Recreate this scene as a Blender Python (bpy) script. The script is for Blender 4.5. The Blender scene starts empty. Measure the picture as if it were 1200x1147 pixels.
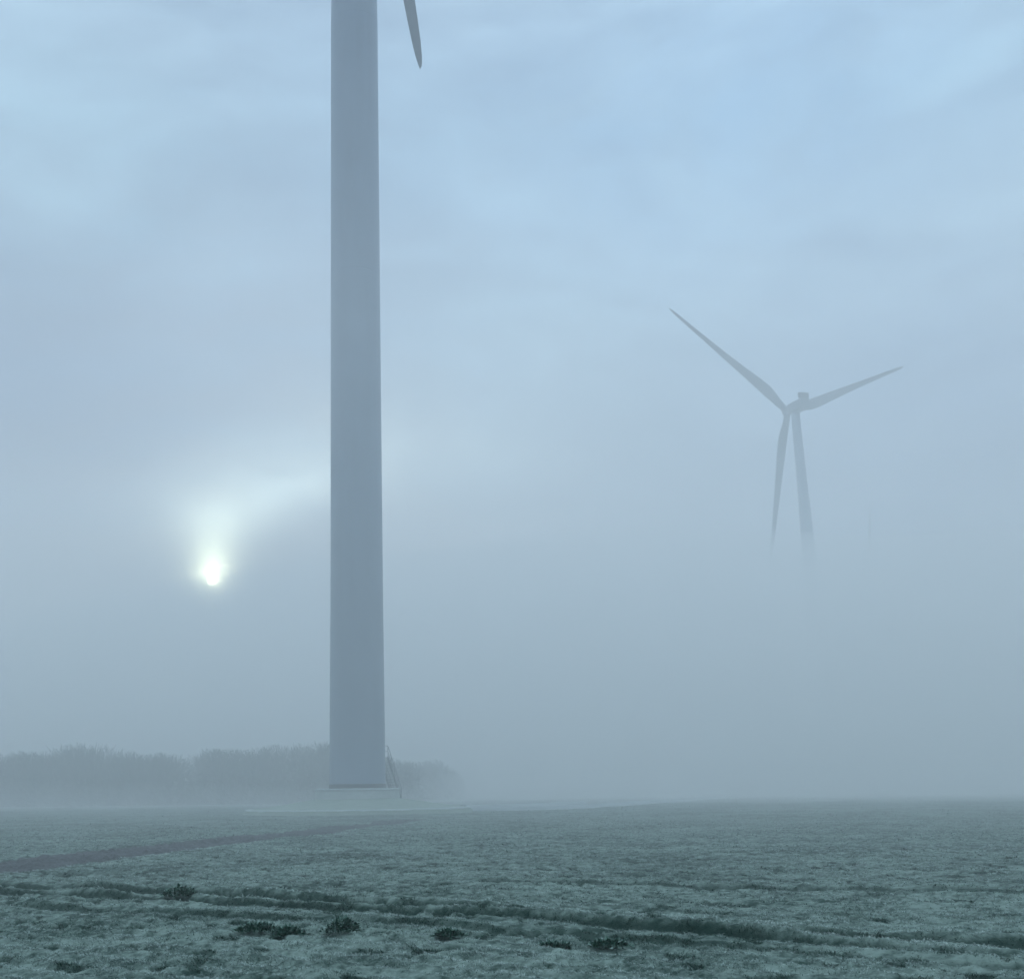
import bpy, math, random
import numpy as np
from mathutils import Vector, Matrix

random.seed(4); RNG = np.random.default_rng(11)
sc = bpy.context.scene
COL = sc.collection
R = math.radians

# ------------------------------------------------------------------ helpers
def srgb(r, g, b):
    def f(c):
        c /= 255.0
        return c / 12.92 if c <= 0.04045 else ((c + 0.055) / 1.055) ** 2.4
    return (f(r), f(g), f(b), 1.0)

def tag(o, label=None, cat=None, group=None, kind=None):
    if label: o['label'] = label
    if cat: o['category'] = cat
    if group: o['group'] = group
    if kind: o['kind'] = kind
    return o

def empty(name, loc):
    o = bpy.data.objects.new(name, None); COL.objects.link(o); o.location = loc
    return o

def link(name, me, mat=None, parent=None, smooth=False):
    if mat: me.materials.append(mat)
    if smooth: me.polygons.foreach_set('use_smooth', np.ones(len(me.polygons), dtype=bool))
    o = bpy.data.objects.new(name, me); COL.objects.link(o)
    if parent: o.parent = parent
    return o

class MB:
    """collects shapes, builds ONE mesh"""
    def __init__(s): s.v = []; s.f = []
    def add(s, vs, fs):
        n = len(s.v); s.v += [tuple(p) for p in vs]; s.f += [tuple(n + i for i in f) for f in fs]
    def box(s, c, d, M=None):
        vs = [Vector((x * d[0] / 2, y * d[1] / 2, z * d[2] / 2)) for x in (-1, 1) for y in (-1, 1) for z in (-1, 1)]
        if M: vs = [M @ v for v in vs]
        s.add([v + Vector(c) for v in vs], [(0, 1, 3, 2), (4, 6, 7, 5), (0, 4, 5, 1), (2, 3, 7, 6), (0, 2, 6, 4), (1, 5, 7, 3)])
    def bar(s, a, b, w, h=None, up=(0, 0, 1)):
        a, b = Vector(a), Vector(b); h = h or w
        d = (b - a); L = d.length; d = d / L
        u = Vector(up)
        if abs(d.dot(u)) > .98: u = Vector((1, 0, 0))
        x = d.cross(u).normalized(); z = x.cross(d)
        M = Matrix((x, d, z)).transposed()
        s.box((a + b) / 2, (w, L, h), M)
    def tube(s, a, b, r0, r1=None, n=8):
        a, b = Vector(a), Vector(b); r1 = r0 if r1 is None else r1
        d = (b - a).normalized(); u = Vector((0, 0, 1)) if abs(d.z) < .95 else Vector((1, 0, 0))
        x = d.cross(u).normalized(); y = d.cross(x)
        vs = []
        for p, r in ((a, r0), (b, r1)):
            for k in range(n):
                t = 2 * math.pi * k / n
                vs.append(p + x * math.cos(t) * r + y * math.sin(t) * r)
        fs = [(k, (k + 1) % n, n + (k + 1) % n, n + k) for k in range(n)]
        fs += [tuple(range(n - 1, -1, -1)), tuple(range(n, 2 * n))]
        s.add(vs, fs)
    def lathe(s, prof, n=64, M=None, o=(0, 0, 0), cap=True):
        vs = []
        for r, z in prof:
            for k in range(n):
                t = 2 * math.pi * k / n
                v = Vector((r * math.cos(t), r * math.sin(t), z))
                if M: v = M @ v
                vs.append(v + Vector(o))
        fs = []
        for i in range(len(prof) - 1):
            for k in range(n):
                k2 = (k + 1) % n
                fs.append((i * n + k, i * n + k2, (i + 1) * n + k2, (i + 1) * n + k))
        if cap:
            fs.append(tuple(range(n - 1, -1, -1))); b = (len(prof) - 1) * n
            fs.append(tuple(range(b, b + n)))
        s.add(vs, fs)
    def build(s, name, mat, parent=None, smooth=False, auto=None):
        me = bpy.data.meshes.new(name); me.from_pydata([tuple(v) for v in s.v], [], s.f); me.update()
        o = link(name, me, mat, parent, smooth)
        if auto is not None:
            me.polygons.foreach_set('use_smooth', np.ones(len(me.polygons), dtype=bool))
            me.set_sharp_from_angle(angle=R(auto))
        return o

def np_mesh(name, V, F, smooth=True, attrs=None):
    """V (n,3), F (m,3) or (m,4) arrays"""
    me = bpy.data.meshes.new(name)
    me.vertices.add(len(V)); me.vertices.foreach_set('co', V.astype(np.float32).ravel())
    k = F.shape[1]
    me.loops.add(F.size); me.loops.foreach_set('vertex_index', F.astype(np.int32).ravel())
    me.polygons.add(len(F))
    me.polygons.foreach_set('loop_start', np.arange(0, F.size, k, dtype=np.int32))
    me.polygons.foreach_set('use_smooth', np.full(len(F), smooth))
    for n, a in (attrs or {}).items():
        at = me.attributes.new(n, 'FLOAT', 'POINT'); at.data.foreach_set('value', a.astype(np.float32).ravel())
    me.update(calc_edges=True)
    return me

# ---- numpy value noise
def _h(ix, iy, seed):
    n = (ix.astype(np.int64) * 374761393 + iy.astype(np.int64) * 668265263 + seed * 2246822519) & 0xffffffff
    n = ((n ^ (n >> 13)) * 1274126177) & 0xffffffff
    n = n ^ (n >> 16)
    return (n & 0xffffff) / float(0xffffff)
def vnoise(x, y, seed=0):
    ix = np.floor(x); iy = np.floor(y); fx = x - ix; fy = y - iy
    ux = fx * fx * (3 - 2 * fx); uy = fy * fy * (3 - 2 * fy)
    a = _h(ix, iy, seed); b = _h(ix + 1, iy, seed); c = _h(ix, iy + 1, seed); d = _h(ix + 1, iy + 1, seed)
    return (a * (1 - ux) + b * ux) * (1 - uy) + (c * (1 - ux) + d * ux) * uy
def fbm(x, y, seed=0, octv=4):
    s = 0; a = .5; t = 0
    for k in range(octv):
        s = s + a * vnoise(x, y, seed + 17 * k); t += a; a *= .5
        x, y = x * 1.93 + y * .37 + 5.2, y * 1.93 - x * .37 + 1.3
    return s / t

def polydist(x, y, pts):
    """distance to a polyline and signed side, and arc length along it"""
    best = np.full(x.shape, 1e9); side = np.zeros(x.shape); along = np.zeros(x.shape); s0 = 0
    for (ax, ay), (bx, by) in zip(pts[:-1], pts[1:]):
        dx, dy = bx - ax, by - ay; L = math.hypot(dx, dy)
        t = np.clip(((x - ax) * dx + (y - ay) * dy) / L ** 2, 0, 1)
        px, py = x - ax - t * dx, y - ay - t * dy
        d = np.hypot(px, py); m = d < best
        best = np.where(m, d, best); side = np.where(m, np.sign(dx * py - dy * px), side)
        along = np.where(m, s0 + t * L, along); s0 += L
    return best, side, along

# ------------------------------------------------------------------ materials
def new_mat(name):
    m = bpy.data.materials.new(name); m.use_nodes = True
    nt = m.node_tree; nt.nodes.clear()
    out = nt.nodes.new('ShaderNodeOutputMaterial'); b = nt.nodes.new('ShaderNodeBsdfPrincipled')
    nt.links.new(b.outputs[0], out.inputs['Surface'])
    return m, nt, b, out
def nd(nt, t, **kw):
    n = nt.nodes.new(t)
    for k, v in kw.items():
        if k in n.inputs.keys() if isinstance(k, str) else False: n.inputs[k].default_value = v
        else: setattr(n, k, v)
    return n
def mth(nt, op, a, b=None, c=None, clamp=False):
    n = nt.nodes.new('ShaderNodeMath'); n.operation = op; n.use_clamp = clamp
    for i, s in enumerate((a, b, c)):
        if s is None: continue
        if isinstance(s, (int, float)): n.inputs[i].default_value = s
        else: nt.links.new(s, n.inputs[i])
    return n.outputs[0]
def noise(nt, vec, scale, detail=4, rough=.55):
    n = nt.nodes.new('ShaderNodeTexNoise'); n.inputs['Scale'].default_value = scale
    n.inputs['Detail'].default_value = detail; n.inputs['Roughness'].default_value = rough
    nt.links.new(vec, n.inputs['Vector']); return n
def ramp(nt, fac, stops):
    n = nt.nodes.new('ShaderNodeValToRGB'); el = n.color_ramp.elements
    while len(el) < len(stops): el.new(.5)
    for e, (p, c) in zip(el, stops): e.position = p; e.color = c if len(c) == 4 else (*c, 1)
    nt.links.new(fac, n.inputs[0]); return n.outputs[0]
def mixc(nt, f, a, b):
    n = nt.nodes.new('ShaderNodeMix'); n.data_type = 'RGBA'
    for s, v in ((n.inputs[0], f), (n.inputs[6], a), (n.inputs[7], b)):
        if isinstance(v, (int, float)): s.default_value = v
        elif isinstance(v, tuple): s.default_value = v if len(v) == 4 else (*v, 1)
        else: nt.links.new(v, s)
    return n.outputs[2]
def scaled(nt, vec, s):
    n = nt.nodes.new('ShaderNodeMapping'); n.inputs['Scale'].default_value = s
    nt.links.new(vec, n.inputs['Vector']); return n.outputs[0]
def bump(nt, h, strength, dist, b):
    n = nt.nodes.new('ShaderNodeBump'); n.inputs['Strength'].default_value = strength; n.inputs['Distance'].default_value = dist
    nt.links.new(h, n.inputs['Height']); nt.links.new(n.outputs[0], b.inputs['Normal'])

def paint_mat(name, base, dirt, rough=.4, streak=True):
    m, nt, b, out = new_mat(name)
    tc = nt.nodes.new('ShaderNodeTexCoord').outputs['Object']
    n1 = noise(nt, scaled(nt, tc, (1.2, 1.2, .04)), 1.6, 6, .6)     # rain streaks running down the skin
    n2 = noise(nt, tc, .35, 4)
    f = mth(nt, 'MULTIPLY', n1.outputs[0], n2.outputs[0])
    c = ramp(nt, f, [(.15, base), (.48, dirt)])
    nt.links.new(c, b.inputs['Base Color'])
    b.inputs['Roughness'].default_value = rough
    return m
M_TOWER = paint_mat('tower_paint', (.215, .265, .335), (.19, .23, .29))
M_BLADE = paint_mat('blade_gelcoat', (.17, .19, .22), (.145, .16, .185), .35)
M_DARK, nt, b, _ = new_mat('dark_steel'); b.inputs['Base Color'].default_value = (.05, .055, .06, 1); b.inputs['Roughness'].default_value = .5
tc = nt.nodes.new('ShaderNodeTexCoord').outputs['Object']; n = noise(nt, tc, 3, 4)
nt.links.new(ramp(nt, n.outputs[0], [(.3, (.045, .05, .055)), (.7, (.08, .085, .09))]), b.inputs['Base Color'])
M_GALV, nt, b, _ = new_mat('galvanised_steel'); b.inputs['Metallic'].default_value = .6; b.inputs['Roughness'].default_value = .5
tc = nt.nodes.new('ShaderNodeTexCoord').outputs['Object']; n = noise(nt, tc, 9, 3)
nt.links.new(ramp(nt, n.outputs[0], [(.3, (.16, .17, .18)), (.7, (.26, .27, .28))]), b.inputs['Base Color'])

def ground_like(name, dark, frost, scale=1.0, soil=False, lo=.38, hi=.66):
    m, nt, b, out = new_mat(name)
    tc = nt.nodes.new('ShaderNodeTexCoord').outputs['Object']
    n1 = noise(nt, tc, 6 * scale, 6, .65); n2 = noise(nt, tc, .22 * scale, 4); n3 = noise(nt, tc, 1.3 * scale, 5, .6)
    f = mth(nt, 'MULTIPLY_ADD', n1.outputs[0], .45, mth(nt, 'MULTIPLY_ADD', n2.outputs[0], .25, mth(nt, 'MULTIPLY', n3.outputs[0], .3)))
    c = ramp(nt, f, [(lo, dark), (hi, frost)])
    nt.links.new(c, b.inputs['Base Color']); b.inputs['Roughness'].default_value = .85
    b.inputs['Specular IOR Level'].default_value = .25
    bump(nt, n1.outputs[0], .6, .05, b)
    return m, nt, b, c
M_GROUND, nt, b, c = ground_like('frosted_field', (.03, .062, .050), (.20, .27, .235), lo=.43, hi=.56)
at = nt.nodes.new('ShaderNodeAttribute'); at.attribute_name = 'rut'
c2 = mixc(nt, mth(nt, 'MULTIPLY', at.outputs['Fac'], .9), c, (.004, .027, .019))
nt.links.new(c2, b.inputs['Base Color'])
M_SOIL, *_ = ground_like('bare_soil', (.042, .047, .048), (.15, .165, .17), 2.0)
M_MOUND, *_ = ground_like('frosted_turf_mound', (.21, .27, .225), (.32, .385, .33), 1.0)
M_GRAVEL, *_ = ground_like('frosted_gravel', (.24, .29, .29), (.36, .41, .41), 1.2)
M_KERB, *_ = ground_like('frosted_kerb', (.46, .52, .52), (.66, .72, .72), 1.2)
M_CONC, *_ = ground_like('foundation_concrete', (.38, .42, .40), (.52, .56, .54), .7)

# grass
M_GRASS, nt, b, _ = new_mat('frosted_grass')
at = nt.nodes.new('ShaderNodeAttribute'); at.attribute_name = 'frost'
nt.links.new(ramp(nt, at.outputs['Fac'], [(0, (.006, .034, .024)), (.35, (.085, .145, .115)), (.7, (.245, .32, .295)), (1, (.53, .62, .58))]), b.inputs['Base Color'])
b.inputs['Roughness'].default_value = .8; b.inputs['Specular IOR Level'].default_value = .2
M_WEED, nt, b, _ = new_mat('weed_leaf')
at = nt.nodes.new('ShaderNodeAttribute'); at.attribute_name = 'frost'
nt.links.new(ramp(nt, at.outputs['Fac'], [(0, (.012, .060, .040)), (.45, (.035, .11, .075)), (.75, (.10, .19, .15)), (1, (.22, .32, .28))]), b.inputs['Base Color'])
b.inputs['Roughness'].default_value = .6
M_TWIG, nt, b, _ = new_mat('bare_twigs')
tc = nt.nodes.new('ShaderNodeTexCoord').outputs['Object']; n = noise(nt, tc, .3, 4)
nt.links.new(ramp(nt, n.outputs[0], [(.35, (.035, .058, .046)), (.7, (.065, .095, .078))]), b.inputs['Base Color']); b.inputs['Roughness'].default_value = .9

# ------------------------------------------------------------------ camera
H_CAM = 2.0; F = 1401.0; PITCH = math.atan((922 - 573) / F); ROLL = .0105
cam = bpy.data.cameras.new('camera'); co = bpy.data.objects.new('camera', cam); COL.objects.link(co)
cam.sensor_width = 36; cam.sensor_fit = 'HORIZONTAL'; cam.lens = F / 1200 * 36
cam.shift_x = (600 - 452) / 1200
cam.clip_start = .1; cam.clip_end = 6000
fw = Vector((0, math.cos(PITCH), math.sin(PITCH))); up0 = Vector((0, -math.sin(PITCH), math.cos(PITCH))); r0 = Vector((1, 0, 0))
rt = r0 * math.cos(ROLL) - up0 * math.sin(ROLL); up = r0 * math.sin(ROLL) + up0 * math.cos(ROLL)
Mx = Matrix((rt, up, -fw)).transposed().to_4x4(); Mx.translation = Vector((0, 0, H_CAM))
co.matrix_world = Mx
sc.camera = co

def direction(px, py):          # compass direction of a feature of the sky
    u, v = (px - 452) / F, (py - 573) / F
    d = fw + rt * u - up * v
    return d.normalized()

# ------------------------------------------------------------------ terrain
RUTS = [([(-16, 30.6), (-6.7, 25.9), (-2.46, 23.15), (1.9, 19.76), (5.05, 16.97), (7.89, 15.65), (14, 12.2)], .12, .15),
        ([(-12, 27.4), (-2.34, 22.0), (3.02, 18.27), (7.26, 14.45), (12, 11.4)], .10, .125),
        ([(-13, 25.5), (-6.0, 22.2), (-1.2, 19.3), (3.4, 16.6), (7.3, 13.6)], .15, .07),
        ([(2, 27.0), (8, 24.5), (14, 21.6), (20, 19)], .17, .08)]
TRACK = [(-15.5, 22.5), (-10.9, 34.2), (-8.4, 43.0), (-5.2, 54.0), (-1.5, 66), (1.5, 78)]
def rut_wob(x, y):
    return (vnoise(x * .5, y * .5, 91) - .5) * .13 + (vnoise(x * 3, y * 3, 92) - .5) * .08
def rut_at(x, y):
    m = np.zeros(x.shape); h = np.zeros(x.shape)
    for pts, w, dep in RUTS:
        wob = rut_wob(x, y)
        d, side, al = polydist(x, y, pts)
        d = d * side + wob                     # positive = far side
        var = .55 + .6 * fbm(al * .9, al * 0 + w * 10, 93, 3)
        face = np.exp(-((d - w * .7) / (w * .85)) ** 4); hump = np.exp(-((d - w * 2.2) / (w * 1.3)) ** 2)
        m = np.maximum(m, face * min(1, dep / .10) * np.clip(var + .3, 0, 1))
        h += dep * (hump * var * 1.1 - .45 * np.exp(-(d / (w * .8)) ** 2) + .2 * np.exp(-((d + w * 1.6) / (w * .7)) ** 2))
    return m, h
def crest_at(x, y):
    c = np.zeros(x.shape)
    for pts, w, dep in RUTS[:2]:
        d, side, al = polydist(x, y, pts); d = d * side + rut_wob(x, y)
        c = np.maximum(c, np.exp(-((d - w * 2.4) / (w * .7)) ** 2)); c = np.maximum(c, .7 * np.exp(-((d + w * .9) / (w * .6)) ** 2))
    return c
def spot_at(x, y):
    """small unfrosted hollows and clods"""
    n = fbm(x * 2.6, y * 2.6, 71, 3); big = fbm(x * .25, y * .25, 72, 2)
    return np.clip((n - .635 + .25 * (big - .5)) / .07, 0, 1)
def track_at(x, y):
    wob = (vnoise(x * .5, y * .5, 31) - .5) * .8 + (vnoise(x * 2.1, y * 2.1, 33) - .5) * .35
    d, side, al = polydist(x, y, TRACK)
    d = d * side + wob                       # positive = left of the track
    half = np.clip(2.1 - al * .02, .8, 3)
    k = 1 / (1 + np.exp((np.abs(d) - half) * 6))
    lip = np.exp(-((d + half + .55) / .45) ** 2)      # thrown-up lip on the right-hand side
    return k, lip
def row_at(x, y):
    u = x * .635 + y * .772 + .16 * vnoise(x * .2, y * .2, 7) + .07 * vnoise(x * 1.5, y * 1.5, 8)
    return np.sin(u * 2 * math.pi / .52)
def H(x, y):
    d = np.hypot(x, y)
    fade = np.clip(1.6 - d / 130, .25, 1)
    z = (fbm(x * .16, y * .16, 1, 3) - .5) * .16
    z = z + (fbm(x * 1.4, y * 1.4, 2, 4) - .5) * .035 * fade
    z = z + (fbm(x * 6.5, y * 6.5, 3, 3) - .5) * .07 * fade
    # drilling rows, roughly along the ruts
    z = z + row_at(x, y) * .028 * fade
    m, h = rut_at(x, y); z = z + h
    z = z - .035 * spot_at(x, y)
    k, lip = track_at(x, y); z = z - .07 * k + .03 * lip
    return z

ang = np.concatenate([np.linspace(-180, -32, 38)[:-1], np.linspace(-32, 42, 760)[:-1], np.linspace(42, 180, 36)[:-1]])
rad = np.concatenate([[1.5, 4, 7, 9.5, 11.2], np.geomspace(11.8, 140, 560), np.geomspace(145, 1500, 60)])
A, RR = np.meshgrid(np.radians(ang), rad)
X = RR * np.sin(A); Y = RR * np.cos(A); Z = H(X, Y)
far = np.clip((RR - 150) / 60, 0, 1); Z = Z * (1 - far)
V = np.stack([X, Y, Z], -1).reshape(-1, 3)
nr, na = X.shape
i, j = np.meshgrid(np.arange(nr - 1), np.arange(na), indexing='ij'); j2 = (j + 1) % na
Fq = np.stack([i * na + j, i * na + j2, (i + 1) * na + j2, (i + 1) * na + j], -1).reshape(-1, 4)
rm, _ = rut_at(X, Y); rm = np.maximum(rm, spot_at(X, Y) * .9)
# close the middle with a ring collapsed to the centre
nV = len(V); V = np.vstack([V, [[0, 0, 0]]])
me = np_mesh('ground', V, Fq[:, ::-1], True, {'rut': np.append(np.clip(rm, 0, 1).ravel(), 0)})
import bmesh
bm = bmesh.new(); bm.from_mesh(me); bm.verts.ensure_lookup_table()
for k in range(na):
    bm.faces.new((bm.verts[nV], bm.verts[(k + 1) % na], bm.verts[k]))
bm.to_mesh(me); bm.free()
g = link('ground', me, M_GROUND); tag(g, 'frosted green field running off into the fog', 'field', kind='structure')

# dirt track: bare soil in the shallow trench
d0 = np.linspace(0, 1, 420); pts = np.array(TRACK); seg = np.concatenate([[0], np.cumsum(np.hypot(*np.diff(pts, axis=0).T))]); S = d0 * seg[-1]
cx = np.interp(S, seg, pts[:, 0]); cy = np.interp(S, seg, pts[:, 1])
for _ in range(30):
    cx[1:-1] = (cx[:-2] + cx[2:]) / 2; cy[1:-1] = (cy[:-2] + cy[2:]) / 2
tx, ty = np.gradient(cx), np.gradient(cy); L = np.hypot(tx, ty); tx /= L; ty /= L
W = np.linspace(-1, 1, 26)
wob = (vnoise(cx * .5, cy * .5, 31) - .5) * .8
half = np.clip(2.3 - S * .02, .8, 3) * (.62 + .5 * vnoise(S * .7, S * 0, 77))
TX = cx[:, None] + ty[:, None] * (W[None] * half[:, None] + wob[:, None]); TY = cy[:, None] - tx[:, None] * (W[None] * half[:, None] + wob[:, None])
clod = np.abs(fbm(TX * 4.5, TY * 4.5, 41, 4) - .5) * .42 * (1 - W[None] ** 6)
TZ = H(TX, TY) + .015 + clod - .05 * (W[None] ** 8)
nr, na = TX.shape; i, j = np.meshgrid(np.arange(nr - 1), np.arange(na - 1), indexing='ij')
Fq = np.stack([i * na + j, i * na + j + 1, (i + 1) * na + j + 1, (i + 1) * na + j], -1).reshape(-1, 4)
me = np_mesh('dirt_track', np.stack([TX, TY, TZ], -1).reshape(-1, 3), Fq, True)
tag(link('dirt_track', me, M_SOIL), 'bare brown soil strip crossing the frosted field', 'track', kind='structure')

# ------------------------------------------------------------------ turf mound + gravel track around the near turbine
TX0, TY0 = -2.59, 102.0
def mound_z(r, a):
    prof = np.interp(r, [0, 3.3, 3.8, 6.5, 9.0, 9.25, 9.6], [1.2, 1.18, 1.08, .66, .34, .31, -.25])
    return prof + .005 * r * np.cos(a)
rr = np.concatenate([np.linspace(0.01, 9.0, 60), np.linspace(9.03, 9.6, 14)]); aa = np.linspace(0, 2 * math.pi, 361)[:-1]
AA, RM = np.meshgrid(aa, rr)
wobr = 1 + (fbm(np.cos(AA) * 2 + 5, np.sin(AA) * 2 + 5, 5, 3) - .5) * .05
MX = TX0 + RM * wobr * np.cos(AA); MY = TY0 + RM * wobr * np.sin(AA)
MZ = mound_z(RM, AA) + (fbm(MX * 1.1, MY * 1.1, 8, 4) - .5) * .10
nr, na = MX.shape; i, j = np.meshgrid(np.arange(nr - 1), np.arange(na), indexing='ij'); j2 = (j + 1) % na
Fq = np.stack([i * na + j, i * na + j2, (i + 1) * na + j2, (i + 1) * na + j], -1).reshape(-1, 4)
me = np_mesh('turf_mound', np.stack([MX, MY, MZ], -1).reshape(-1, 3), Fq, True)
tag(link('turf_mound', me, M_MOUND), 'low round frosted mound under the near turbine', 'mound', kind='structure')
mb = MB()
n = 180; vs = []
for k in range(n):                       # frosted kerb ring edging the mound
    a = 2 * math.pi * k / n; w = 1 + (float(fbm(np.array(math.cos(a) * 2 + 5), np.array(math.sin(a) * 2 + 5), 5, 3)) - .5) * .05
    z0 = float(mound_z(9.0, a))
    for rr_, zz in ((9.02, z0 - .1), (9.02, z0 + .07), (9.24, z0 + .055), (9.30, -.2)):
        vs.append((TX0 + rr_ * w * math.cos(a), TY0 + rr_ * w * math.sin(a), zz))
fs = []
for k in range(n):
    for q in range(3): fs.append((k * 4 + q, ((k + 1) % n) * 4 + q, ((k + 1) % n) * 4 + q + 1, k * 4 + q + 1))
mb.add(vs, fs)
tag(mb.build('kerb', M_KERB, smooth=False), 'pale frosted rim round the turbine mound', 'kerb', kind='structure')

# gravel track leaving the mound to the right, fading into the fog
def ribbon(name, pts, widths, lift, mat, label):
    pts = np.array(pts, float); s = np.concatenate([[0], np.cumsum(np.hypot(*np.diff(pts, axis=0).T))]); S = np.linspace(0, s[-1], 160)
    cx = np.interp(S, s, pts[:, 0]); cy = np.interp(S, s, pts[:, 1]); w = np.interp(S, s, widths)
    for _ in range(20): cx[1:-1] = (cx[:-2] + cx[2:]) / 2; cy[1:-1] = (cy[:-2] + cy[2:]) / 2
    tx, ty = np.gradient(cx), np.gradient(cy); L = np.hypot(tx, ty); tx /= L; ty /= L
    Wn = np.linspace(-1, 1, 15)
    wv = w * (.85 + .35 * vnoise(S * .35, S * 0, 5))
    X = cx[:, None] + ty[:, None] * Wn * wv[:, None]; Y = cy[:, None] - tx[:, None] * Wn * wv[:, None]
    Z = H(X, Y) * .6 + lift * (1 - Wn[None] ** 4) - .03
    nr, na = X.shape; i, j = np.meshgrid(np.arange(nr - 1), np.arange(na - 1), indexing='ij')
    Fq = np.stack([i * na + j, i * na + j + 1, (i + 1) * na + j + 1, (i + 1) * na + j], -1).reshape(-1, 4)
    return tag(link(name, np_mesh(name, np.stack([X, Y, Z], -1).reshape(-1, 3), Fq, True), mat), label, 'track', kind='structure')
ribbon('gravel_path', [(5.6, 104.6), (10.0, 106), (15, 109), (19, 118), (27, 135), (40, 165), (60, 210)], [.5, 1.3, 1.6, 1.6, 1.6, 1.6, 1.6], .30, M_GRAVEL, 'pale frosted gravel track leading away from the turbine mound')
ribbon('hardstanding', [(7, 116), (12, 121), (18, 131), (22, 140)], [.8, 1.5, 1.4, .5], .34, M_GRAVEL, 'pale frosted crane hardstanding behind the mound')

# ------------------------------------------------------------------ turbines
YAW = 0.27827; TILT = .087; OVER = 4.4; LB = 56.0; HT = 127.5; CONE = R(2.31)
AX = Vector((-math.sin(YAW) * math.cos(TILT), math.cos(YAW) * math.cos(TILT), math.sin(TILT)))   # from tower towards the rotor
SIDE = AX.cross(Vector((0, 0, 1))).normalized(); VUP = SIDE.cross(AX)

def blade_mesh():
    """local: +Z spanwise, +X trailing edge, +Y downwind"""
    st = [0, 1.2, 2.6, 4.5, 7, 9.5, 12, 15, 19, 24, 30, 36, 42, 47, 50.5, 53, 54.5, 55.4, 55.9, 56]
    ch = [2.3, 2.3, 2.35, 2.7, 3.35, 3.85, 3.95, 3.75, 3.35, 2.9, 2.4, 2.0, 1.65, 1.4, 1.22, 1.02, .78, .5, .22, .06]
    th = [2.3, 2.3, 2.2, 1.95, 1.6, 1.3, 1.05, .85, .7, .55, .42, .33, .26, .2, .17, .13, .1, .07, .04, .02]
    tw = [16, 16, 16, 15, 13, 11, 9.5, 8, 6, 4.5, 3, 2, 1, .3, 0, 0, 0, 0, 0, 0]
    le = [1.15, 1.15, 1.15, 1.17, 1.2, 1.2, 1.18, 1.12, 1.02, .9, .76, .64, .52, .44, .37, .28, .16, .02, -.16, -.3]
    N = 28; vs = []
    zz = np.concatenate([np.linspace(0, 47, 48), np.linspace(48, 56, 30)])
    for z in zz:
        c, t, w, l = (float(np.interp(z, st, q)) for q in (ch, th, tw, le))
        circ = float(np.clip(1 - (z - 1.2) / 7.5, 0, 1)); w = -R(w)
        for k in range(N):
            a = 2 * math.pi * k / N
            # aerofoil: x from leading (0) to trailing (1)
            x = .5 - .5 * math.cos(a); xs = x * c
            yt = 5 * t * (.2969 * math.sqrt(max(x, 0)) - .126 * x - .3516 * x * x + .2843 * x ** 3 - .1015 * x ** 4)
            ya = yt * (1 if a < math.pi else -1)
            xc = c / 2 - c / 2 * math.cos(a); yc = t / 2 * math.sin(a)
            X_ = xs * (1 - circ) + xc * circ - l; Y_ = ya * (1 - circ) + yc * circ
            vs.append((X_ * math.cos(w) - Y_ * math.sin(w), X_ * math.sin(w) + Y_ * math.cos(w), z))
    nz = len(zz); fs = []
    for i in range(nz - 1):
        for k in range(N):
            fs.append((i * N + k, i * N + (k + 1) % N, (i + 1) * N + (k + 1) % N, (i + 1) * N + k))
    fs.append(tuple(range(N - 1, -1, -1))); fs.append(tuple(range((nz - 1) * N, nz * N)))
    me = bpy.data.meshes.new('blade'); me.from_pydata(vs, [], fs); me.update()
    me.polygons.foreach_set('use_smooth', np.ones(len(me.polygons), dtype=bool))
    me.materials.append(M_BLADE)
    return me
BLADE = blade_mesh()

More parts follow.
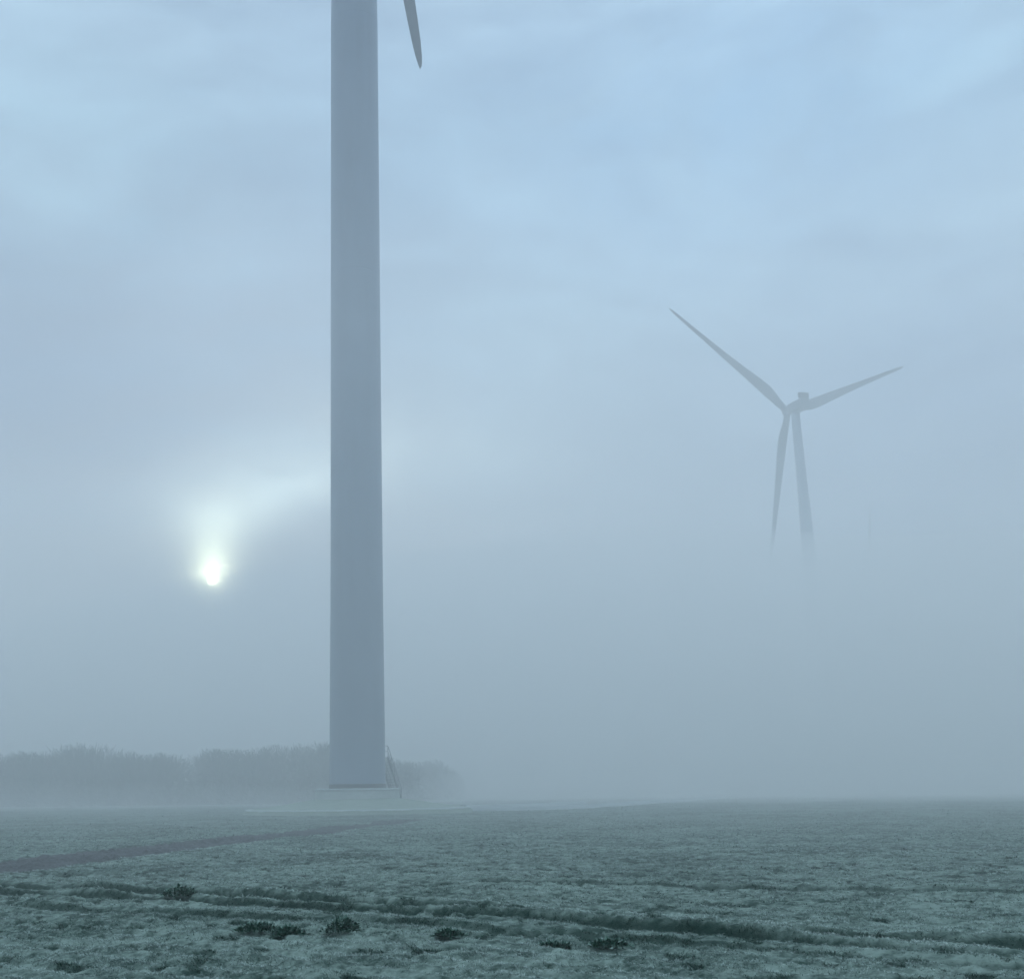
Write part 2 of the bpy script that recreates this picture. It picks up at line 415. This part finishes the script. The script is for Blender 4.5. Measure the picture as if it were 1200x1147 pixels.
def turbine(base, HT, phases, label, group='wind turbines standing in the fog', detail=True):
    root = empty('wind_turbine', base); tag(root, label, 'wind turbine', group)
    # tower: near-cylindrical steel tube, then a cone
    prof = [(2.335, 2.32), (2.325, 3.5), (2.30, 8.5), (2.265, 18), (2.262, 30)]
    prof += [(2.265, 46), (2.27, 74), (2.18, 82), (1.96, 92), (1.74, 104), (1.58, 115), (1.45, HT)]
    joints = [22.0, 47.5, 74.0, 101.0]
    full = []
    zs = sorted(set([p[1] for p in prof]))
    pr = np.array(prof)
    allz = sorted(set(zs + [j + d for j in joints for d in (-.06, -.05, .05, .06)] + list(np.arange(5, 126, 2.9))))
    for z in allz:
        r = float(np.interp(z, pr[:, 1], pr[:, 0]))
        if any(abs(z - j) < .055 for j in joints): r -= .012
        full.append((r, z))
    mb = MB(); mb.lathe(full, 96); mb.build('tower', M_TOWER, root, auto=30)
    # foundation plinth and the dark flange gap
    mb = MB(); mb.lathe([(3.52, .75), (3.50, 1.0), (3.46, 1.82), (3.42, 1.90), (3.36, 1.93), (2.4, 1.96), (.3, 1.96)], 80, cap=False)
    pl = mb.build('foundation', M_CONC, root, auto=30)
    mb = MB(); mb.lathe([(3.475, 1.84), (3.56, 1.85), (3.56, 1.935), (3.38, 1.955)], 80, cap=False); mb.build('rim', M_KERB, pl, auto=30)
    mb = MB(); mb.lathe([(2.37, 1.95), (2.37, 2.30), (2.20, 2.316)], 72)
    mb.build('base_flange', M_DARK, root, auto=30)
    # steel stair, door and platform on the far side
    az = R(48); dr = Vector((math.cos(az), math.sin(az), 0)); sd = Vector((-math.sin(az), math.cos(az), 0))
    top = dr * 3.30 + Vector((0, 0, 4.42)); foot = dr * 4.98 + Vector((0, 0, .92)); W2 = .45
    mb = MB()
    for s in (-W2, W2):
        mb.bar(top + sd * s, foot + sd * s, .05, .20)
    nst = 15
    for k in range(nst):
        p = top.lerp(foot, (k + .5) / nst); mb.bar(p - sd * W2, p + sd * W2, .22, .035)
    mb.bar(dr * 2.24 + Vector((0, 0, 4.45)), dr * 3.36 + Vector((0, 0, 4.45)), 1.1, .08)
    stair = mb.build('staircase', M_GALV, root)
    for s in (-W2, W2):
        mb = MB(); hr = Vector((0, 0, 1.02))
        mb.tube(top + sd * s + hr, foot + sd * s + hr, .024); mb.tube(top + sd * s + hr * .55, foot + sd * s + hr * .55, .018)
        for k in range(5):
            p = top.lerp(foot, k / 4) + sd * s; mb.tube(p, p + hr, .022)
        q = dr * 2.3 + Vector((0, 0, 4.45)) + sd * s
        mb.tube(q + hr, top + sd * s + hr, .024); mb.tube(q + hr * .55, top + sd * s + hr * .55, .018); mb.tube(q, q + hr, .022)
        mb.build('handrail', M_GALV, stair)
    # nacelle (level box along the rotor axis)
    ax = Vector((AX.x, AX.y, 0)).normalized(); sdn = Vector((ax.y, -ax.x, 0))
    Mn = Matrix((sdn, ax, Vector((0, 0, 1)))).transposed()
    prf = [(-6.6, 1.45, 1.75, 1.2), (-6.2, 1.75, 1.95, 1.5), (-3, 1.92, 2.0, 1.75), (1.2, 1.9, 2.0, 1.8), (2.4, 1.65, 1.75, 1.6), (2.95, 1.35, 1.4, 1.35)]
    vs = []; mb = MB(); NS = 24
    for y, hw, zt, zb in prf:
        for k in range(NS):
            a = 2 * math.pi * k / NS; cx_, sx_ = math.cos(a), math.sin(a)
            e = .38; px = hw * math.copysign(abs(cx_) ** e, cx_); pz = (zt if sx_ > 0 else zb) * math.copysign(abs(sx_) ** e, sx_)
            vs.append(Mn @ Vector((px, y, pz)) + Vector((0, 0, HT + 1.85)))
    fs = []
    for i_ in range(len(prf) - 1):
        for k in range(NS): fs.append((i_ * NS + k, i_ * NS + (k + 1) % NS, (i_ + 1) * NS + (k + 1) % NS, (i_ + 1) * NS + k))
    fs += [tuple(range(NS - 1, -1, -1)), tuple(range((len(prf) - 1) * NS, len(prf) * NS))]
    mb.add(vs, fs); nac = mb.build('nacelle', M_BLADE, root, auto=35)
    mb = MB()                                     # cooler standing on the rear of the roof
    c = Vector((0, 0, HT + 1.85))
    def P(x, y, z): return c + Mn @ Vector((x, y, z))
    vs = [P(x * (1.75 if z < 3 else 1.95), y, z) for y in (-5.9, -4.9) for z in (1.95, 3.9) for x in (-1, 1)]
    mb.add(vs, [(0, 1, 3, 2), (4, 6, 7, 5), (0, 4, 5, 1), (2, 3, 7, 6), (0, 2, 6, 4), (1, 5, 7, 3)])
    mb.bar(P(0, -5.4, 3.88), P(0, -5.4, 4.9), .06); mb.bar(P(.9, -5.4, 3.88), P(.9, -5.4, 4.5), .05)
    mb.build('cooler', M_DARK, nac)
    # hub
    hubc = Vector((0, 0, HT + 1.8)) + AX * OVER
    Mh = Matrix((SIDE, VUP, AX)).transposed()
    mb = MB(); mb.lathe([(1.35, -1.45), (1.6, -1.2), (1.72, -.3), (1.7, .6), (1.5, 1.3), (1.05, 1.9), (.5, 2.25), (.05, 2.35)], 40, M=Mh, o=hubc)
    mb.build('hub', M_BLADE, root, auto=50)
    for q in phases:
        sp = (VUP * math.cos(q) + SIDE * math.sin(q)) * math.cos(CONE) + AX * math.sin(CONE)     # along the blade
        tr = (-VUP * math.sin(q) + SIDE * math.cos(q))                                       # clockwise as seen from behind = trailing
        dn = sp.cross(tr)
        o = bpy.data.objects.new('blade', BLADE); COL.objects.link(o); o.parent = root
        Mb = Matrix((tr, dn, sp)).transposed().to_4x4(); Mb.translation = hubc
        o.matrix_local = Mb
    return root
turbine((TX0, TY0, 0), 130.6, [R(169.0 + 120 * k) for k in range(3)], 'huge near turbine tower on a round concrete plinth, one blade tip hanging into view')
turbine((143.63, 399.95, 0), 127.5, [R(-52.8), R(67.45), R(188.0)], 'distant grey wind turbine with all three blades and nacelle showing above the fog')

turbine((323.9, 790, 0), 127.5, [R(6.5), R(126.5), R(246.5)], 'faintest wind turbine, only a thin trace of one blade showing right of the distant turbine')

# ------------------------------------------------------------------ grass (one mass of blades)
def bladeset(n, rmin, rmax, width, length, amin=-27, amax=38, seed=0):
    rg = np.random.default_rng(seed)
    a = np.radians(rg.uniform(amin, amax, n)); r = np.sqrt(rg.uniform(rmin ** 2, rmax ** 2, n))
    x = r * np.sin(a); y = r * np.cos(a)
    clump = fbm(x * 2.2, y * 2.2, 51, 3) + .13 * row_at(x, y); big = fbm(x * .35, y * .35, 52, 3)
    keep = rg.uniform(0, 1, n) < np.clip((clump - .38) * 6, .22, 1)
    tk, lip = track_at(x, y); rm, _ = rut_at(x, y)
    rm = np.maximum(rm, spot_at(x, y) * .95)
    keep &= (tk < .4) | (rg.uniform(0, 1, n) < .08)
    keep &= ((x - TX0) ** 2 + (y - TY0) ** 2 > 9.5 ** 2)
    x, y, clump, big, rm, lip = (q[keep] for q in (x, y, clump, big, rm, lip)); n = len(x)
    z = H(x, y) - .01
    dens = fbm(x * 1.1 + 9, y * 1.1, 55, 3)
    Ln = length * (.55 + .9 * rg.uniform(0, 1, n)) * (.45 + 1.1 * clump) * (1 + .35 * rm)
    az = rg.uniform(0, 2 * math.pi, n); lean = rg.uniform(.75, 1.5, n)
    w = width * rg.uniform(.6, 1.3, n)
    dx, dy = np.cos(az), np.sin(az)
    fz = rg.uniform(0, 2 * math.pi, n); wx, wy = np.cos(fz), np.sin(fz)
    fr0 = np.clip(.50 + .18 * (big - .5) + .5 * (dens - .5) + .19 * row_at(x, y) + rg.uniform(-.12, .12, n), 0, 1)
    fr0 = fr0 * (1 - .9 * np.clip(rm, 0, 1)) + .5 * lip + .35 * crest_at(x, y)
    ftip = np.clip(fr0 + .48 + rg.uniform(-.25, .2, n) - .85 * np.clip(rm, 0, 1) - .55 * np.clip(.42 - dens, 0, 1) * 4 * .6, .03, 1)
    hz = Ln * np.cos(lean); hx = Ln * np.sin(lean)
    P0 = np.stack([x - wx * w / 2, y - wy * w / 2, z], -1); P1 = np.stack([x + wx * w / 2, y + wy * w / 2, z], -1)
    mx, my, mz = x + dx * hx * .4, y + dy * hx * .4, z + hz * .68
    P2 = np.stack([mx - wx * w * .4, my - wy * w * .4, mz], -1); P3 = np.stack([mx + wx * w * .4, my + wy * w * .4, mz], -1)
    P4 = np.stack([x + dx * hx, y + dy * hx, z + hz * .93], -1)
    V = np.stack([P0, P1, P2, P3, P4], 1).reshape(-1, 3)
    b = np.arange(n)[:, None] * 5
    F = np.concatenate([b + [0, 1, 3], b + [0, 3, 2], b + [2, 3, 4]], 1).reshape(-1, 3)
    fr = np.stack([fr0 * .6, fr0 * .6, (fr0 + ftip) / 2, (fr0 + ftip) / 2, ftip], 1).ravel()
    return V, F, fr
sets = [bladeset(520000, 11.5, 22, .008, .046, seed=1), bladeset(360000, 22, 40, .013, .050, seed=2), bladeset(190000, 40, 75, .026, .06, seed=3), bladeset(110000, 75, 210, .06, .08, seed=4)]
Vs, Fs, As = [], [], []; off = 0
for V, Fx, a in sets:
    Vs.append(V); Fs.append(Fx + off); As.append(a); off += len(V)
me = np_mesh('grass', np.vstack(Vs), np.vstack(Fs), False, {'frost': np.concatenate(As)})
tag(link('grass', me, M_GRASS), 'short frosted grass covering the field', 'grass', kind='stuff')

# ------------------------------------------------------------------ weed clumps
def weed(x, y, w, h, seed, label):
    rg = np.random.default_rng(seed); n = int(900 * w / .4)
    r = w * .5 * np.sqrt(rg.uniform(0, 1, n)) * np.where(rg.uniform(0, 1, n) < .22, 1.35, 1.0); a = rg.uniform(0, 2 * math.pi, n)
    px, py = r * np.cos(a) * 1.25, r * np.sin(a) * .8
    hh = h * np.clip(1 - (r / (w * .5)) ** 2 * .75, .08, 1) * rg.uniform(.15, 1, n)
    L = rg.uniform(.03, .085, n); wd = L * rg.uniform(.14, .3, n)
    az = a + rg.normal(0, .7, n); el = rg.uniform(-.2, 1.2, n)
    D = np.stack([np.cos(az) * np.cos(el), np.sin(az) * np.cos(el), np.sin(el)], -1)
    S = np.stack([-np.sin(az), np.cos(az), rg.uniform(-.5, .5, n)], -1)
    z0 = float(H(np.array([x]), np.array([y]))[0])
    B = np.stack([px, py, hh], -1)
    V = np.stack([B, B + D * L[:, None] * .5 + S * wd[:, None], B + D * L[:, None], B + D * L[:, None] * .5 - S * wd[:, None]], 1).reshape(-1, 3)
    stem = 40; sv = []; sf = []
    F = (np.arange(n)[:, None] * 4 + np.array([0, 1, 2, 3]))
    fr = rg.uniform(0, .75, n) ** 1.3 + (rg.uniform(0, 1, n) < .30) * .5
    fr = np.repeat(np.clip(fr, 0, 1)[:, None], 4, 1); fr[:, 2] = np.clip(fr[:, 2] + .1, 0, 1)
    V[:, 2] = np.maximum(V[:, 2], -.02)
    me = np_mesh('weed_clump', V, F, False, {'frost': fr.ravel()})
    o = link('weed_clump', me, M_WEED); o.location = (x, y, z0)
    tag(o, label, 'weed', 'dark weed clumps in the frosted foreground')
WEEDS = [(-1.86, 17.75, .52, .13, 1, 'dark green weed clump, left one of a touching pair, left of the tower line'),
         (-1.42, 17.55, .40, .14, 2, 'dark green weed clump, right one of the touching pair, left of the tower line'),
         (-.66, 17.45, .42, .22, 3, 'tallest dark weed clump, standing alone in front of the near tower'),
         (-3.85, 23.1, .55, .22, 4, 'dark weed clump on the rut, farthest from the viewer'),
         (.78, 16.9, .34, .10, 5, 'low dark weed clump just right of the near tower line'),
         (2.10, 16.3, .38, .08, 6, 'flat dark weed patch, left one of two, below the middle ruts'),
         (2.75, 16.0, .42, .09, 7, 'flat dark weed patch, right one of two, below the middle ruts')]
for x_, y_, w_, h_, s_, l_ in WEEDS: weed(x_, y_, w_ * .85, h_ * .85, s_, l_)

# ------------------------------------------------------------------ woodland behind the near tower, one fogged mass
def woodland():
    rg = np.random.default_rng(8); Vs = []; Fs = []; off = 0
    def quads(P, Q, w):
        nonlocal off
        d = Q - P; s = np.cross(d, rg.normal(0, 1, d.shape)); s /= (np.linalg.norm(s, axis=1)[:, None] + 1e-6); s *= w[:, None] / 2
        V = np.stack([P - s, P + s, Q + s * .4, Q - s * .4], 1).reshape(-1, 3); n = len(P)
        Vs.append(V); Fs.append(np.arange(n)[:, None] * 4 + np.array([0, 1, 2, 3]) + off); off += 4 * n
    D0 = 168.0; BK = 1.0
    # crown heights over bearing (metres at x, distance 168)
    xs = [-80, -62, -55, -46, -44, -41, -38, -32, -27, -24, -19, -13, -8, -4, 1, 4.5, 6.3, 8.2, 9.8, 12, 14]
    hs = [7.2, 7.4, 7.3, 7.2, 8.2, 8.3, 7.2, 7.0, 6.5, 7.4, 7.3, 7.9, 8.2, 7.0, 5.8, 5.0, 5.0, 5.6, 4.6, 2.4, 1.0]
    for k in range(300):
        x = rg.uniform(-80, 13.5); y = D0 + rg.uniform(-3, 16) + (x * .0)
        s = y / D0; hh = float(np.interp(x / s, xs, hs)) * s * rg.uniform(.84, 1.0) + rg.normal(0, .12)
        if hh < .8 or (x > 1 and rg.uniform() < .45): continue
        x, y, hh = x * BK, y * BK + max(0, x - 2) * 4.5, hh * BK * (1 + max(0, x - 2) * .03)
        r = hh * rg.uniform(.28, .42)
        nl = 10; base = np.array([x, y, 0.0])
        # limbs
        a = rg.uniform(0, 6.28, nl); e = rg.uniform(.6, 1.4, nl); ll = hh * rg.uniform(.4, .8, nl)
        P = base + np.stack([np.zeros(nl), np.zeros(nl), rg.uniform(.1, .5, nl) * hh], -1)
        Q = P + np.stack([np.cos(a) * np.cos(e) * ll, np.sin(a) * np.cos(e) * ll, np.sin(e) * ll], -1)
        Q[:, 2] = np.minimum(Q[:, 2], hh)
        quads(P, Q, np.full(nl, .09)); quads(base[None], base[None] + [[0, 0, hh * .8]], np.array([.3]))
        n = 420                                            # twigs
        u = rg.normal(0, 1, (n, 3)); u /= np.linalg.norm(u, axis=1)[:, None]; rad_ = rg.uniform(0, 1, n) ** .4
        lump = .75 + .5 * rg.uniform(0, 1, 5)
        C = base + np.array([0, 0, hh * .55]) + u * rad_[:, None] * np.array([r, r, hh * .45])
        up_ = u * .6 + rg.normal(0, .5, (n, 3)) + [0, 0, .6]; tl = rg.uniform(.25, .8, n)
        Q = C + up_ * tl[:, None]; C[:, 2] = np.maximum(C[:, 2], .05); Q[:, 2] = np.clip(Q[:, 2], .05, hh + .25)
        quads(C, Q, rg.uniform(.04, .12, n))
    for k in range(420):                                   # hawthorn scrub filling the foot of the wood
        x = rg.uniform(-84, 12); y = D0 + rg.uniform(-4, 12); n = 150; hh = rg.uniform(1.5, 4.2) * BK; x, y = x * BK, y * BK + max(0, x - 2) * 4.5
        C = np.array([x, y, 0]) + rg.uniform(-1, 1, (n, 3)) * [1.8, 1.4, 0] + np.stack([np.zeros(n), np.zeros(n), rg.uniform(0, 1, n) ** 1.2 * hh], -1)
        Q = C + rg.normal(0, .5, (n, 3)); C[:, 2] = np.maximum(C[:, 2], .03); Q[:, 2] = np.maximum(Q[:, 2], .03)
        quads(C, Q, rg.uniform(.08, .25, n))
    V = np.vstack(Vs); Fq = np.vstack(Fs)
    return np_mesh('woodland', V, Fq, False)
tag(link('woodland', woodland(), M_TWIG), 'dim band of bare hedgerow trees behind the near turbine, blurred by fog', 'trees', kind='stuff')

# ------------------------------------------------------------------ haze volumes
def haze_mat(name, dens, col=(.99, .985, .985, 1), g=.05):
    m = bpy.data.materials.new(name); m.use_nodes = True; nt = m.node_tree; nt.nodes.clear()
    out = nt.nodes.new('ShaderNodeOutputMaterial'); v = nt.nodes.new('ShaderNodeVolumePrincipled')
    v.inputs['Color'].default_value = col; v.inputs['Density'].default_value = dens; v.inputs['Anisotropy'].default_value = g
    nt.links.new(v.outputs[0], out.inputs['Volume']); return m
def column(name, radius, zb, ztop_fn, cx_, cy_, mat, sx=1, sy=1, rings=28, seg=72, radii=None):
    rings = len(radii) - 1 if radii else rings
    vs = []; fs = []
    for i in range(rings + 1):
        r = radii[i] if radii else (radius * i / rings if i else .01)
        for k in range(seg):
            a = 2 * math.pi * k / seg; x = cx_ + sx * r * math.cos(a); y = cy_ + sy * r * math.sin(a)
            vs.append((x, y, ztop_fn(x, y, i / rings)))
    for i in range(rings):
        for k in range(seg):
            k2 = (k + 1) % seg; fs.append((i * seg + k, (i + 1) * seg + k, (i + 1) * seg + k2, i * seg + k2))
    n = len(vs)
    for k in range(seg): x, y, _ = vs[rings * seg + k]; vs.append((x, y, zb))
    for k in range(seg):
        k2 = (k + 1) % seg; fs.append((rings * seg + k, n + k, n + k2, rings * seg + k2))
    fs.append(tuple(range(n + seg - 1, n - 1, -1))); fs.append(tuple(range(seg)))
    me = bpy.data.meshes.new(name); me.from_pydata(vs, [], fs); me.update()
    return link(name, me, mat)
h0 = column('haze', 1650, -2.5, lambda x, y, t: 205, 0, 0, haze_mat('thin_haze', .0013), rings=1)
tag(h0, 'thin even blue haze filling the whole view', 'haze', kind='stuff')
def low_top(x, y, t):
    r = math.hypot(x, y) + 8 * (float(vnoise(np.array(x * .04 + 9), np.array(y * .04 + 9), 62)) - .5)
    k = min(1, max(0, (r - 17) / 30))
    return -.8 + (k * k * (3 - 2 * k)) * (45 + 7 * (float(fbm(np.array(x * .008), np.array(y * .008), 61, 3)) - .5) * 2)
h1 = column('haze', 1600, -1.8, low_top, 0, 0, haze_mat('ground_fog', .0070), radii=[.01, 12, 16, 19, 22, 25, 28, 31, 34, 37, 41, 45, 50, 56, 64, 73, 83, 96, 115, 140, 180, 240, 330, 450, 620, 850, 1150, 1600])
tag(h1, 'low ground fog lying over the field', 'fog', kind='stuff')
def bank_top(x, y, t):
    w = max(0, 1 - t ** 2.4)
    return 3 + w * (57 + 9 * (float(fbm(np.array(x * .02), np.array(y * .02), 63, 3)) - .5) * 2)
h2 = column('haze', 1.0, -1.4, bank_top, 90, 310, haze_mat('fog_bank', .013), sx=320, sy=150, rings=28)
tag(h2, 'denser fog bank swallowing the foot of the distant turbine', 'fog', kind='stuff')

def mist_top(x, y, t):
    r = math.hypot(x, y); k = min(1, max(0, (r - 118) / 70))
    return -.9 + k * (5.2 + 3 * (float(fbm(np.array(x * .02), np.array(y * .02), 65, 3)) - .5))
h3 = column('haze', 1.0, -1.1, mist_top, 0, 0, haze_mat('ground_mist', .014), radii=[.01, 60, 105, 118, 130, 142, 155, 170, 188, 215, 250, 300, 370, 460, 600])
tag(h3, 'shallow mist hugging the far field', 'fog', kind='stuff')

# ------------------------------------------------------------------ sky
w = bpy.data.worlds.new('World'); sc.world = w; w.use_nodes = True; nt = w.node_tree; nt.nodes.clear()
out = nt.nodes.new('ShaderNodeOutputWorld'); bg = nt.nodes.new('ShaderNodeBackground'); nt.links.new(bg.outputs[0], out.inputs['Surface'])
bg.inputs['Strength'].default_value = .1
SUN_EL, SUN_AZ = R(9.69), R(-8.39)
sky = nt.nodes.new('ShaderNodeTexSky'); sky.sky_type = 'NISHITA'; sky.sun_disc = False; sky.sun_elevation = SUN_EL; sky.sun_rotation = SUN_AZ
sky.air_density = 1.0; sky.dust_density = 1.0; sky.ozone_density = 2.0
gen = nt.nodes.new('ShaderNodeTexCoord').outputs['Generated']
nw = noise(nt, scaled(nt, gen, (1, 1, 2.2)), 3.2, 5, .5)
def vm(op, a, b):
    n = nt.nodes.new('ShaderNodeVectorMath'); n.operation = op
    for i, s in enumerate((a, b)):
        if isinstance(s, (tuple, Vector)): n.inputs[i].default_value = s
        elif isinstance(s, (int, float)): n.inputs[3].default_value = s
        elif s is not None: nt.links.new(s, n.inputs[i])
    return n
warp = vm('SUBTRACT', nw.outputs['Color'], (.5, .5, .5)).outputs[0]
ws = nt.nodes.new('ShaderNodeVectorMath'); ws.operation = 'SCALE'; nt.links.new(warp, ws.inputs[0]); ws.inputs[3].default_value = .16
dirw = vm('ADD', gen, ws.outputs[0]).outputs[0]
ws2 = nt.nodes.new('ShaderNodeVectorMath'); ws2.operation = 'SCALE'; nt.links.new(warp, ws2.inputs[0]); ws2.inputs[3].default_value = .03
dirs = vm('ADD', gen, ws2.outputs[0]).outputs[0]
def splat(px, py, rx, ry, rot=0, src=None):
    """soft elliptical break in the cloud, radii in degrees"""
    d = direction(px, py); e = Vector((d.y, -d.x, 0)).normalized(); n_ = e.cross(d)
    a = e * math.cos(R(rot)) + n_ * math.sin(R(rot)); b_ = -e * math.sin(R(rot)) + n_ * math.cos(R(rot))
    rel = vm('SUBTRACT', src or dirs, d).outputs[0]
    u = mth(nt, 'MULTIPLY', vm('DOT_PRODUCT', rel, a).outputs['Value'], 1 / R(rx)); v = mth(nt, 'MULTIPLY', vm('DOT_PRODUCT', rel, b_).outputs['Value'], 1 / R(ry))
    q = mth(nt, 'ADD', mth(nt, 'MULTIPLY', u, u), mth(nt, 'MULTIPLY', v, v))
    return mth(nt, 'POWER', 2.71828, mth(nt, 'MULTIPLY', q, -1))
def addc(base, fac, col):
    n = nt.nodes.new('ShaderNodeMix'); n.data_type = 'RGBA'; n.blend_type = 'ADD'
    nt.links.new(fac, n.inputs[0]); nt.links.new(base, n.inputs[6]); n.inputs[7].default_value = (*col, 1); n.clamp_factor = False
    return n.outputs[2]
cl1 = noise(nt, scaled(nt, dirw, (1, 1, 2.6)), 3.0, 6, .5); cl2 = noise(nt, scaled(nt, dirw, (1, 1, 3.0)), 7.5, 5, .55)
sep = nt.nodes.new('ShaderNodeSeparateXYZ'); nt.links.new(gen, sep.inputs[0])
cf = mth(nt, 'MULTIPLY_ADD', cl1.outputs[0], .65, mth(nt, 'MULTIPLY', cl2.outputs[0], .35))
grad = ramp(nt, sep.outputs['Z'], [(0.0, (4.6, 5.75, 6.8)), (.12, (4.4, 5.5, 6.9)), (.28, (3.05, 4.3, 5.9)), (.50, (2.75, 4.4, 6.0)), (.64, (3.8, 5.4, 7.0)), (1, (10.2, 12.4, 14.2))])  # zenith stop lies out of view, brightened to light the fog and field
light = ramp(nt, cf, [(.34, (.66, .70, .76)), (.5, (1, 1, 1)), (.66, (1.34, 1.32, 1.24))])
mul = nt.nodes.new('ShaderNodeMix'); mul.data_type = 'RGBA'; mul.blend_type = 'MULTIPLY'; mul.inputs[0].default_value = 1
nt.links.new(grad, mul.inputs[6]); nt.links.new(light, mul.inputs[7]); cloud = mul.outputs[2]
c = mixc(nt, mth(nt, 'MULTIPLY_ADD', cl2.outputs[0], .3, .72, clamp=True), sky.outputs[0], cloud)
br = mth(nt, 'MULTIPLY_ADD', noise(nt, scaled(nt, dirw, (1, 1, 2.0)), 16, 4, .55).outputs[0], 1.6, .2)
GLOW = [(249, 668, .65, .85, 0, (37, 39, 25), 0), (250, 650, .95, 1.0, 0, (17, 18.3, 11.6), 0), (251, 632, 1.5, 1.3, 0, (12, 13, 8.8), 0), (256, 610, 2.4, 2.0, 12, (7, 7.9, 5.8), 0), (285, 592, 4.4, 1.8, 16, (4.2, 5.0, 4.4), 1),
        (335, 590, 4.2, .9, 20, (3.6, 4.2, 3.6), 1), (300, 555, 7, 2.6, 18, (2.2, 2.8, 2.5), 1), (480, 545, 7.0, 2.2, 8, (1.6, 2.0, 1.8), 1), (620, 400, 7, 5, 0, (.9, 1.3, 1.3), 1), (780, 200, 12, 6, 0, (0, .2, .5), 1), (950, 60, 9, 6, 0, (0, .2, .5), 1),
        (60, 200, 7, 8, 0, (.1, .3, .2), 1), (30, 450, 11, 7, 0, (-.50, -.47, -.36), 0), (1130, 520, 9, 6, 0, (-.25, -.22, -.12), 1), (1000, 640, 16, 3, 0, (-.15, -.15, -.1), 1), (350, 668, 6, 1.8, 12, (-.4, -.4, -.35), 0), (120, 690, 7, 2.6, 0, (-.35, -.35, -.3), 0), (820, 690, 16, 9, 0, (.5, .6, .5), 0)]
for px, py, rx, ry, rot, col, nz in GLOW:
    f_ = splat(px, py, rx, ry, rot, gen if not nz else None)
    f_ = mth(nt, 'MULTIPLY', f_, br) if nz else f_
    if col[0] < 0:                       # thicker cloud: transmits less
        n = nt.nodes.new('ShaderNodeMix'); n.data_type = 'RGBA'; n.blend_type = 'MULTIPLY'
        nt.links.new(f_, n.inputs[0]); nt.links.new(c, n.inputs[6]); n.inputs[7].default_value = tuple(1 + q for q in col) + (1,); c = n.outputs[2]
    else: c = addc(c, f_, col)
# the sun's disc, dimmed by the cloud
sd_ = direction(249, 678); dp = vm('DISTANCE', gen, sd_).outputs['Value']
disc = nt.nodes.new('ShaderNodeMapRange'); disc.interpolation_type = 'SMOOTHSTEP'; nt.links.new(dp, disc.inputs[0])
disc.inputs[1].default_value = R(.33); disc.inputs[2].default_value = R(.02); disc.inputs[3].default_value = 0; disc.inputs[4].default_value = 1
c = addc(c, disc.outputs[0], (700, 725, 520))
halo = mth(nt, 'POWER', 2.71828, mth(nt, 'MULTIPLY', dp, -1 / R(.45))); c = addc(c, halo, (210, 222, 145))
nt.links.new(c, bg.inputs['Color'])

sun = bpy.data.lights.new('sun', 'SUN'); sun.energy = .7; sun.angle = R(12); sun.color = (1, .95, .85)
so = bpy.data.objects.new('sun', sun); COL.objects.link(so)
sdv = Vector((math.sin(SUN_AZ) * math.cos(SUN_EL), math.cos(SUN_AZ) * math.cos(SUN_EL), math.sin(SUN_EL)))
so.rotation_euler = (-sdv).to_track_quat('-Z', 'Y').to_euler(); so.location = sdv * 300

# ------------------------------------------------------------------ render
vs_ = sc.view_settings; vs_.view_transform = 'Standard'; vs_.look = 'None'; vs_.exposure = 0.55; vs_.gamma = 1
cy = sc.cycles; cy.max_bounces = 8; cy.diffuse_bounces = 3; cy.volume_bounces = 6; cy.use_denoising = True; cy.denoiser = 'OPENIMAGEDENOISE'
cy.use_adaptive_sampling = True; cy.adaptive_threshold = .01; cy.sample_clamp_indirect = 8
sc.render.use_persistent_data = False
